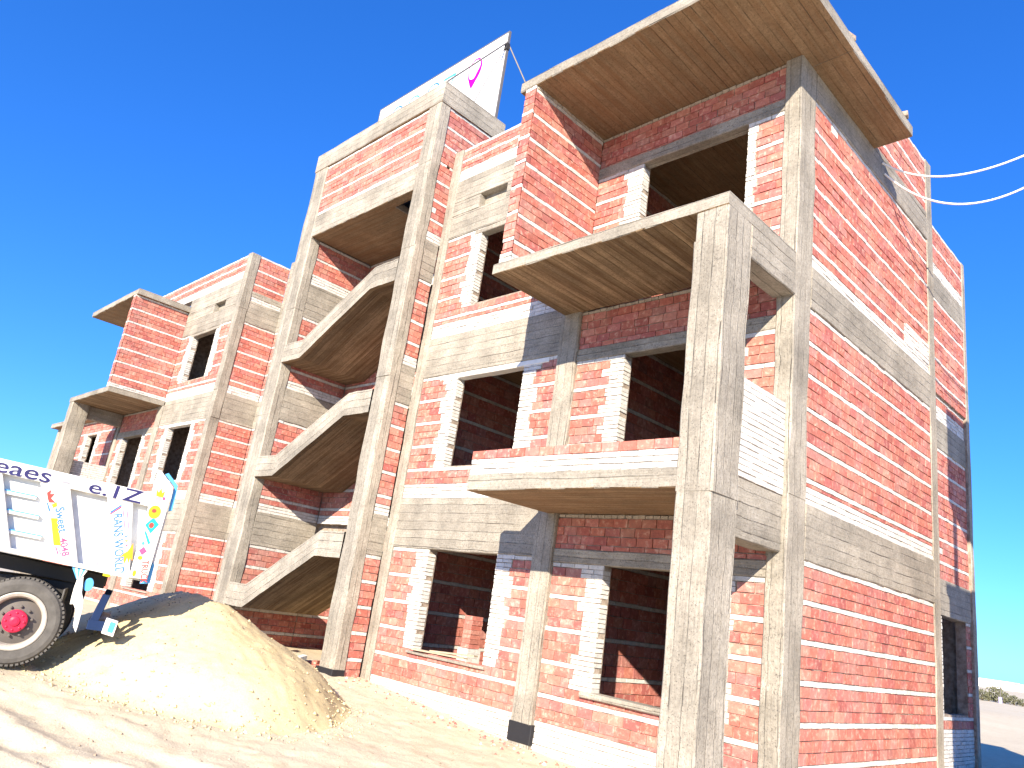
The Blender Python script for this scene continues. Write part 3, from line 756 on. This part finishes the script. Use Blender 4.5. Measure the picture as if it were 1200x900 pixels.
# wheels
def lathe(B, prof, cx, cz, n=56, mi=0, cap=False):
    rings = []
    for r, y in prof: rings.append([(cx + r * math.cos(k / n * 2 * math.pi), y, cz + r * math.sin(k / n * 2 * math.pi)) for k in range(n)])
    for a, c in zip(rings, rings[1:]):
        for k in range(n): B.face([a[k], a[(k + 1) % n], c[(k + 1) % n], c[k]], mi)
def wheel(cx, cz, y0, sgn, r=.525):
    Y = lambda d: y0 + sgn * d
    B = MB(); n = 84
    lathe(B, [(.33, Y(.04)), (.36, Y(.01)), (.44, Y(0)), (.485, Y(.012)), (r - .022, Y(.035)), (r - .012, Y(.05)), (r - .012, Y(.22)), (r - .03, Y(.245)), (.44, Y(.265)), (.33, Y(.25))], cx, cz, n)
    for k in range(60):
        a = k / 60 * 2 * math.pi; da = .033
        for s_, yy in ((0, (.03, .105)), (.5, (.11, .165)), (0, (.17, .24))):
            a0 = a + s_ * 2 * math.pi / 60; pts = []
            for rr in (r - .02, r + .004):
                for aa in (a0 - da, a0 + da):
                    for y in yy: pts.append((cx + rr * math.cos(aa), Y(y), cz + rr * math.sin(aa)))
            B.mesh(pts, [(0, 1, 3, 2), (4, 6, 7, 5), (0, 4, 5, 1), (2, 3, 7, 6), (0, 2, 6, 4), (1, 5, 7, 3)])
    ty = B.build('wheel', M['rubber'], TR, origin=(0, 0, 0), smooth=False)
    B = MB(); lathe(B, [(.335, Y(.05)), (.345, Y(.012)), (.33, Y(.004)), (.30, Y(.02)), (.285, Y(.05)), (.275, Y(.13))], cx, cz)
    B.build('rim', M['rim'], ty, origin=(0, 0, 0), smooth=True)
    B = MB(); lathe(B, [(.275, Y(.13)), (.20, Y(.10)), (.15, Y(.085)), (.10, Y(.085)), (.0, Y(.085))], cx, cz)
    for k in range(10):
        a = k / 10 * 6.2832 + .2; x, z = cx + .175 * math.cos(a), cz + .175 * math.sin(a)
        lathe(B, [(.016, Y(.10)), (.016, Y(.06)), (0, Y(.055))], x, z, 6)
    B.build('wheel_disc', M['rim_dark'], ty, origin=(0, 0, 0))
    B = MB(); lathe(B, [(.135, Y(.085)), (.135, Y(.02)), (.12, Y(.008)), (.06, Y(.004)), (.055, Y(-.012)), (.03, Y(-.02)), (0, Y(-.02))], cx, cz, 36)
    for k in range(8):
        a = k / 8 * 6.2832; lathe(B, [(.012, Y(.01)), (.012, Y(-.006)), (0, Y(-.01))], cx + .10 * math.cos(a), cz + .10 * math.sin(a), 6)
    B.build('hub', M['hub'], ty, origin=(0, 0, 0), smooth=False)
for y0, sg in ((.02, 1), (2.22, -1)):
    wheel(0, .508, y0, sg); wheel(-4.2, .50, y0 + sg * .05, sg)
for y0, y1 in ((.30, .55), (1.69, 1.94)):
    B = MB(); lathe(B, [(.33, y0), (.51, y0), (.51, y1), (.33, y1)], 0, .508, 48); B.build('inner_tyre', M['rubber'], TR, origin=(0, 0, 0))
QON = False
# cab, outside the picture but part of the truck
cab = tpart('cab', [([(-5.9, .75), (-3.8, .75), (-3.8, 2.5), (-5.4, 2.5), (-5.85, 1.75)], .05, 2.17)], M['white_paint'], TR, bev=.05)
tpart('side_window', [([(-5.35, 1.75), (-4.5, 1.75), (-4.5, 2.35), (-5.2, 2.35)], .035, .06), ([(-5.35, 1.75), (-4.5, 1.75), (-4.5, 2.35), (-5.2, 2.35)], 2.16, 2.185)], M['glass'], cab)
tpart('wheel_arch', [(-4.95, -3.85, .04, .3, .95, 1.06)], M['dark_metal'], cab)

NH = thing('shadow_house', 'plain rendered two storey house added out of view to shade the rear wall of the brick building', 'building', (3.3, 4.7, 0))  # unseen house added to cast the shadow on the lower rear wall
B = MB(); B.box(2.3, 4.6, 3.3, 6.1, -.3, 5.75); B.build('wall', M['whitewash'], NH)
for a in ((2.24, 4.66, 3.24, 3.44), (2.24, 4.66, 5.96, 6.16), (2.24, 2.44, 3.44, 5.96), (4.46, 4.66, 3.44, 5.96)):
    B = MB(); B.box(*a, 5.752, 5.95); B.build('parapet', M['concrete'], NH)
for z in (1.0, 3.7):
    B = MB(); B.box(2.9, 3.9, 3.27, 3.33, z, z + 1.2); wf = B.build('window', M['wood'], NH)
    B = MB(); B.box(2.96, 3.84, 3.25, 3.27, z + .06, z + 1.14); B.build('pane', M['glass'], wf)
WT = thing('shadow_tank', 'unseen square tank on a steel stand, added to shade the upper rear wall', 'water tank', (3.0, 4.4, 5.75))  # tank added above the house so its shadow darkens the upper rear wall
B = MB(); prism(B, 2.34, 3.7, 3.32, 5.5, 7.75, 9.72, 'z', .06, .004, .3); B.build('tank', M['whitewash'], WT)
for px_, py_ in ((2.5, 3.5), (3.5, 3.5), (2.5, 5.3), (3.5, 5.3)):
    B = MB(); B.box(px_ - .05, px_ + .05, py_ - .05, py_ + .05, 5.76, 7.75); B.build('leg', M['steel'], WT)
# ------------------------------------------------------------------ billboard on the tower roof
BB = thing('rooftop_billboard', 'white billboard with pink drop emblem standing on the stair tower roof', 'billboard', (-10.4, .95, 12.47))
B = MB(); B.box(-13.1, -7.86, .93, .97, 12.55, 14.93); pan = B.build('panel', M['banner'], BB)
B = MB()
B.box(-13.14, -7.82, .925, .985, 14.93, 14.965); B.box(-7.86, -7.82, .925, .985, 12.47, 14.93); B.box(-13.14, -13.10, .925, .985, 12.47, 14.93)
B.build('frame', M['steel'], BB)
def tube(B, pts, r, n=7, mi=0):
    pts = [Vector(p) for p in pts]; rings = []
    for i, p in enumerate(pts):
        d = (pts[min(i + 1, len(pts) - 1)] - pts[max(i - 1, 0)]).normalized()
        a = d.cross(Vector((0, 0, 1)) if abs(d.z) < .9 else Vector((1, 0, 0))).normalized(); c = d.cross(a)
        rings.append([tuple(p + a * r * math.cos(k / n * 6.2832) + c * r * math.sin(k / n * 6.2832)) for k in range(n)])
    for a, c in zip(rings, rings[1:]):
        for k in range(n): B.face([a[k], a[(k + 1) % n], c[(k + 1) % n], c[k]], mi)
    B.face(rings[0][::-1], mi); B.face(rings[-1], mi)
for p, q_, r in (((-7.84, .92, 14.62), (-7.86, -.58, 12.47), .02), ((-7.86, .92, 14.55), (-7.95, .3, 12.47), .012), ((-7.84, .98, 14.6), (-6.4, 2.6, 10.6), .018), ((-12.9, .98, 14.6), (-12.7, 1.23, 12.47), .02)):
    B = MB(); tube(B, [p, q_], r); B.build('brace', M['steel'], BB)
B = MB(); B.box(-7.90, -7.80, .90, .99, 14.42, 14.6); B.build('clamp', M['dark_metal'], BB)
def flat(pts, mat, name, y=.925):
    B = MB(); poly_y(B, pts, y, y + .004); return B.build(name, mat, pan)
# pink drop emblem: an open loop that thickens into a point
cx, cz = -8.94, 14.38
B = MB(); n_ = 48
for i in range(n_):
    p = []
    for k in (i, i + 1):
        a = math.radians(170 - k / n_ * 350); f = k / n_
        wd = .028 + .11 * math.exp(-((f - .62) / .17) ** 2) + .02 * math.exp(-((f - .25) / .1) ** 2)
        dz = -.10 * max(0, -math.sin(a)) ** 2
        p.append(((cx + .26 * math.cos(a), cz + .32 * math.sin(a) + dz), (cx + (.26 - wd) * math.cos(a), cz + (.32 - wd) * math.sin(a) + dz * .5)))
    poly_y(B, [p[0][0], p[1][0], p[1][1], p[0][1]], .926, .931)
poly_y(B, [(cx - .22, cz - .2), (cx - .08, cz - .28), (cx + .08, cz - .28), (cx + .19, cz - .22), (cx + .10, cz - .40), (cx - .01, cz - .56), (cx - .08, cz - .52)], .9255, .9305)
B.build('emblem', M['ink_magenta'], pan)
def arc(xc, zc, r, a0, a1, wd, mat):
    wd *= 1.0
    B = MB(); n = 16
    for i in range(n):
        p = []
        for k in (i, i + 1):
            a = math.radians(a0 + (a1 - a0) * k / n); p.append(((xc + r * math.cos(a), zc + r * math.sin(a)), (xc + (r - wd) * math.cos(a), zc + (r - wd) * math.sin(a))))
        poly_y(B, [p[0][0], p[1][0], p[1][1], p[0][1]], .926, .930)
    B.build('lettering', mat, pan)
arc(-10.62, 14.42, .30, 10, 190, .05, M['ink_blue']); arc(-11.45, 14.40, .30, 10, 190, .05, M['ink_cyan']); arc(-12.2, 14.38, .30, 20, 200, .05, M['ink_blue'])
flat([(-10.2, 14.66), (-9.72, 14.66), (-9.72, 14.585), (-10.2, 14.585)], M['ink_cyan'], 'lettering')
flat([(-9.77, 14.605), (-9.72, 14.605), (-9.95, 14.1), (-10.0, 14.1)], M['ink_cyan'], 'lettering')

# ------------------------------------------------------------------ cables from the side wall
def wire(pts, label):
    P = [Vector(p) for p in pts]; out = []
    n = 40
    for i in range(n + 1):   # catenary-like parabola through three points
        t = i / n
        out.append(P[0] * (1 - t) * (1 - 2 * t) + P[1] * 4 * t * (1 - t) + P[2] * t * (2 * t - 1))
    B = MB(); tube(B, out, .017, 8); o = B.build('cable', M['cable'], origin=tuple(P[0]), smooth=True)
    tag(o, label, 'cable')
CAB = 1
def at_ray(u, v, s):
    d = F_ + R_ * ((u - 600) / 891.2127) - U_ * ((v - 450) / 891.2127); return CP + d * s
wire([(.02, 2.95, 9.60), at_ray(1130, 204, 12.5), at_ray(1260, 152, 12.5)], 'upper white cable sagging from the side wall under the roof slab')
wire([(.02, 3.05, 9.45), at_ray(1133, 239, 12.5), at_ray(1250, 190, 12.5)], 'lower white cable sagging from the side wall under the roof slab')

# ------------------------------------------------------------------ small loose things
def loose_brick(x, y, z, rz, col, label, cat='brick', group=None, tilt=0):
    B = MB(); v = []
    for dx in (-.12, .12):
        for dy in (-.06, .06):
            for dz in (-.045, .045): v.append((x + dx * math.cos(rz) - dy * math.sin(rz), y + dx * math.sin(rz) + dy * math.cos(rz), z + dz + dx * tilt))
    B.mesh(v, [(0, 1, 3, 2), (4, 6, 7, 5), (0, 4, 5, 1), (2, 3, 7, 6), (0, 2, 6, 4), (1, 5, 7, 3)], 0, col)
    o = B.build('loose_brick', M['brick'], origin=(x, y, z)); md = o.modifiers.new('bevel', 'BEVEL'); md.width = .008
    return tag(o, label, cat, group)
def ground_at(u, v):
    d = F_ + R_ * ((u - 600) / 891.2127) - U_ * ((v - 450) / 891.2127); z = .2
    for _ in range(6):
        p = CP + d * ((z - CP.z) / d.z); z = gz(p.x, p.y)
    return p
for (u, v, rz, c, lab) in ((366, 779, .4, (.42, .10, .07), 'red brick lying alone beside the stair tower column'), (372, 784, 1.2, (.46, .12, .08), 'red brick nearest the sand, by the tower column foot'), (352, 774, 2.0, (.7, .68, .64), 'white brick lying between sand heap and tower column')):
    p = ground_at(u, v); loose_brick(p.x, p.y, gz(p.x, p.y) + .04, rz, c, lab, group='bricks dropped at the tower foot', tilt=.15)
for i, (x, y, rz, lab) in enumerate(((.50, -.7, .3, 'brick on the overhanging roof slab edge, nearest the viewer'), (.51, .25, 1.3, 'brick on the overhanging roof slab edge, middle of three'), (.50, 2.35, .2, 'brick on the overhanging roof slab edge, at its far corner'))):
    loose_brick(x, y, 9.945, rz, (.30, .24, .19), lab, group='bricks along the roof slab edge')
# stack of hollow red bricks standing inside the ground floor window
B = MB(); bx_, by_ = -5.98, .62
for k in range(7):
    for dx in (0,): 
        B.box(bx_ + dx + .01 * (k % 2), bx_ + dx + .2 + .01 * (k % 2), by_, by_ + .24, .98 + k * .075, 1.05 + k * .075, 0, red())
o = B.build('brick_stack', M['brick'], origin=(bx_, by_, .98)); tag(o, 'stack of red bricks inside the ground floor window left of the pillar', 'brick stack')
B = MB()
for k in range(10):
    for dx in (0, .13): B.box(bx_ + dx - .02, bx_ + dx + .1, by_ - .04, by_ + .26, .25 + k * .0725, .32 + k * .0725, 0, white())
o = B.build('brick_stack', M['brick'], origin=(bx_, by_, .25)); tag(o, 'stack of white bricks carrying the red ones inside the ground floor window', 'brick stack')
for k, (xa, ya, za, xb, yb, zb, lab) in enumerate(((-6.45, .0, .83, -5.25, .10, .845, 'long grey plank lying along the sill of the ground floor window'), (-6.1, .10, .85, -5.15, .22, .90, 'shorter plank tilted on the same window sill behind the long plank'))):
    B = MB(); d = Vector((xb - xa, yb - ya, zb - za)); s = Vector((-d.y, d.x, 0)).normalized() * .05; up = Vector((0, 0, .025))
    a = Vector((xa, ya, za)); v = [a - s, a + s, a + s + up, a - s + up, a + d - s, a + d + s, a + d + s + up, a + d - s + up]
    B.mesh([tuple(q) for q in v], [(0, 1, 2, 3), (4, 5, 6, 7), (0, 1, 5, 4), (1, 2, 6, 5), (2, 3, 7, 6), (3, 0, 4, 7)])
    tag(B.build('wooden_plank', M['wood'], origin=(xa, ya, za)), lab, 'plank')
B = MB(); p = ground_at(287, 860)
pebble(B, p.x, p.y, p.z + .01, .06); o = B.build('white_stone', M['whitewash'], origin=(p.x, p.y, p.z)); tag(o, 'small white stone on the sand in front of the heap', 'stone')

# ------------------------------------------------------------------ far side: bushes, pale buildings, pole
def leafball(x, y, z, rx, rz, n):
    B = MB()
    for _ in range(n):
        while True:
            p = Vector((random.uniform(-1, 1), random.uniform(-1, 1), random.uniform(-.8, 1)))
            if p.length < 1 and p.length > .35 and noise.noise(p * 2.2 + Vector((x, y, 0))) > -.25: break
        c_ = Vector((x + p.x * rx, y + p.y * rx, z + p.z * rz)); s = rx * random.uniform(.09, .17)
        a = Vector((random.gauss(0, 1), random.gauss(0, 1), random.gauss(0, 1))).normalized(); b_ = a.orthogonal().normalized()
        B.face([c_ - a * s, c_ + b_ * s * .6, c_ + a * s, c_ - b_ * s * .6])
    return B
BUSH = [(1150, 805, 74, 0.60, 'round dusty bush nearest the building corner'), (1158, 812, 75, 0.35, 'small low bush between two larger ones at the field edge'), (1166, 810, 75, 0.85, 'largest dark bush beside the pole at the field edge'), (1177, 813, 75, 0.60, 'dark bush just right of the pole at the field edge'), (1188, 820, 73, 0.50, 'pale bush towards the right frame edge'), (1198, 822, 72, 0.40, 'low bush at the far right of the field edge')]
for u, v, s, r, lab in BUSH:
    p = at_ray(u, v, s); z = gz(p.x, p.y)
    t = thing('bush', lab, 'bush', (p.x, p.y, z), group='bushes along the field edge')
    h = r * .95
    leafball(p.x, p.y, z + h * .9, r, h, 420).build('crown', M['leaf'], t, fix=False)
    B = MB(); tube(B, [(p.x, p.y, z - .1), (p.x + .05, p.y, z + h)], .07); B.build('trunk', M['bark'], t)
p = at_ray(1172, 806, 73); z = gz(p.x, p.y)
t = thing('utility_pole', 'thin pole with lavender base among the bushes', 'pole', (p.x, p.y, z))
B = MB(); tube(B, [(p.x, p.y, z), (p.x, p.y, z + 1.3)], .04); tube(B, [(p.x, p.y, z + 1.25), (p.x + .12, p.y - .05, z + 1.4)], .06); B.build('shaft', M['steel'], t)
B = MB(); B.box(p.x - .14, p.x + .11, p.y - .1, p.y + .1, z, z + .55); B.build('base', M['lavender'], t)
for k, (u, s, wx, h, lab) in enumerate(((1152, 240, 16, 2.2, 'low pale building far behind the bushes next to the corner'), (1196, 250, 24, 2.0, 'long low pale building far behind the bushes at the right'))):
    p = at_ray(u, 810, s); z = gz(p.x, p.y)
    t = thing('distant_building', lab, 'building', (p.x, p.y, z))
    B = MB(); B.box(p.x - wx / 2, p.x + wx / 2, p.y, p.y + 8, z - 1, z + h); B.build('wall', M['whitewash'], t)
    B = MB(); B.box(p.x - wx / 2 - .3, p.x + wx / 2 + .3, p.y - .3, p.y + 8.3, z + h, z + h + .3); B.build('roof', M['whitewash'], t)

for o in D.objects:
    if '_o' in o.keys(): del o['_o']
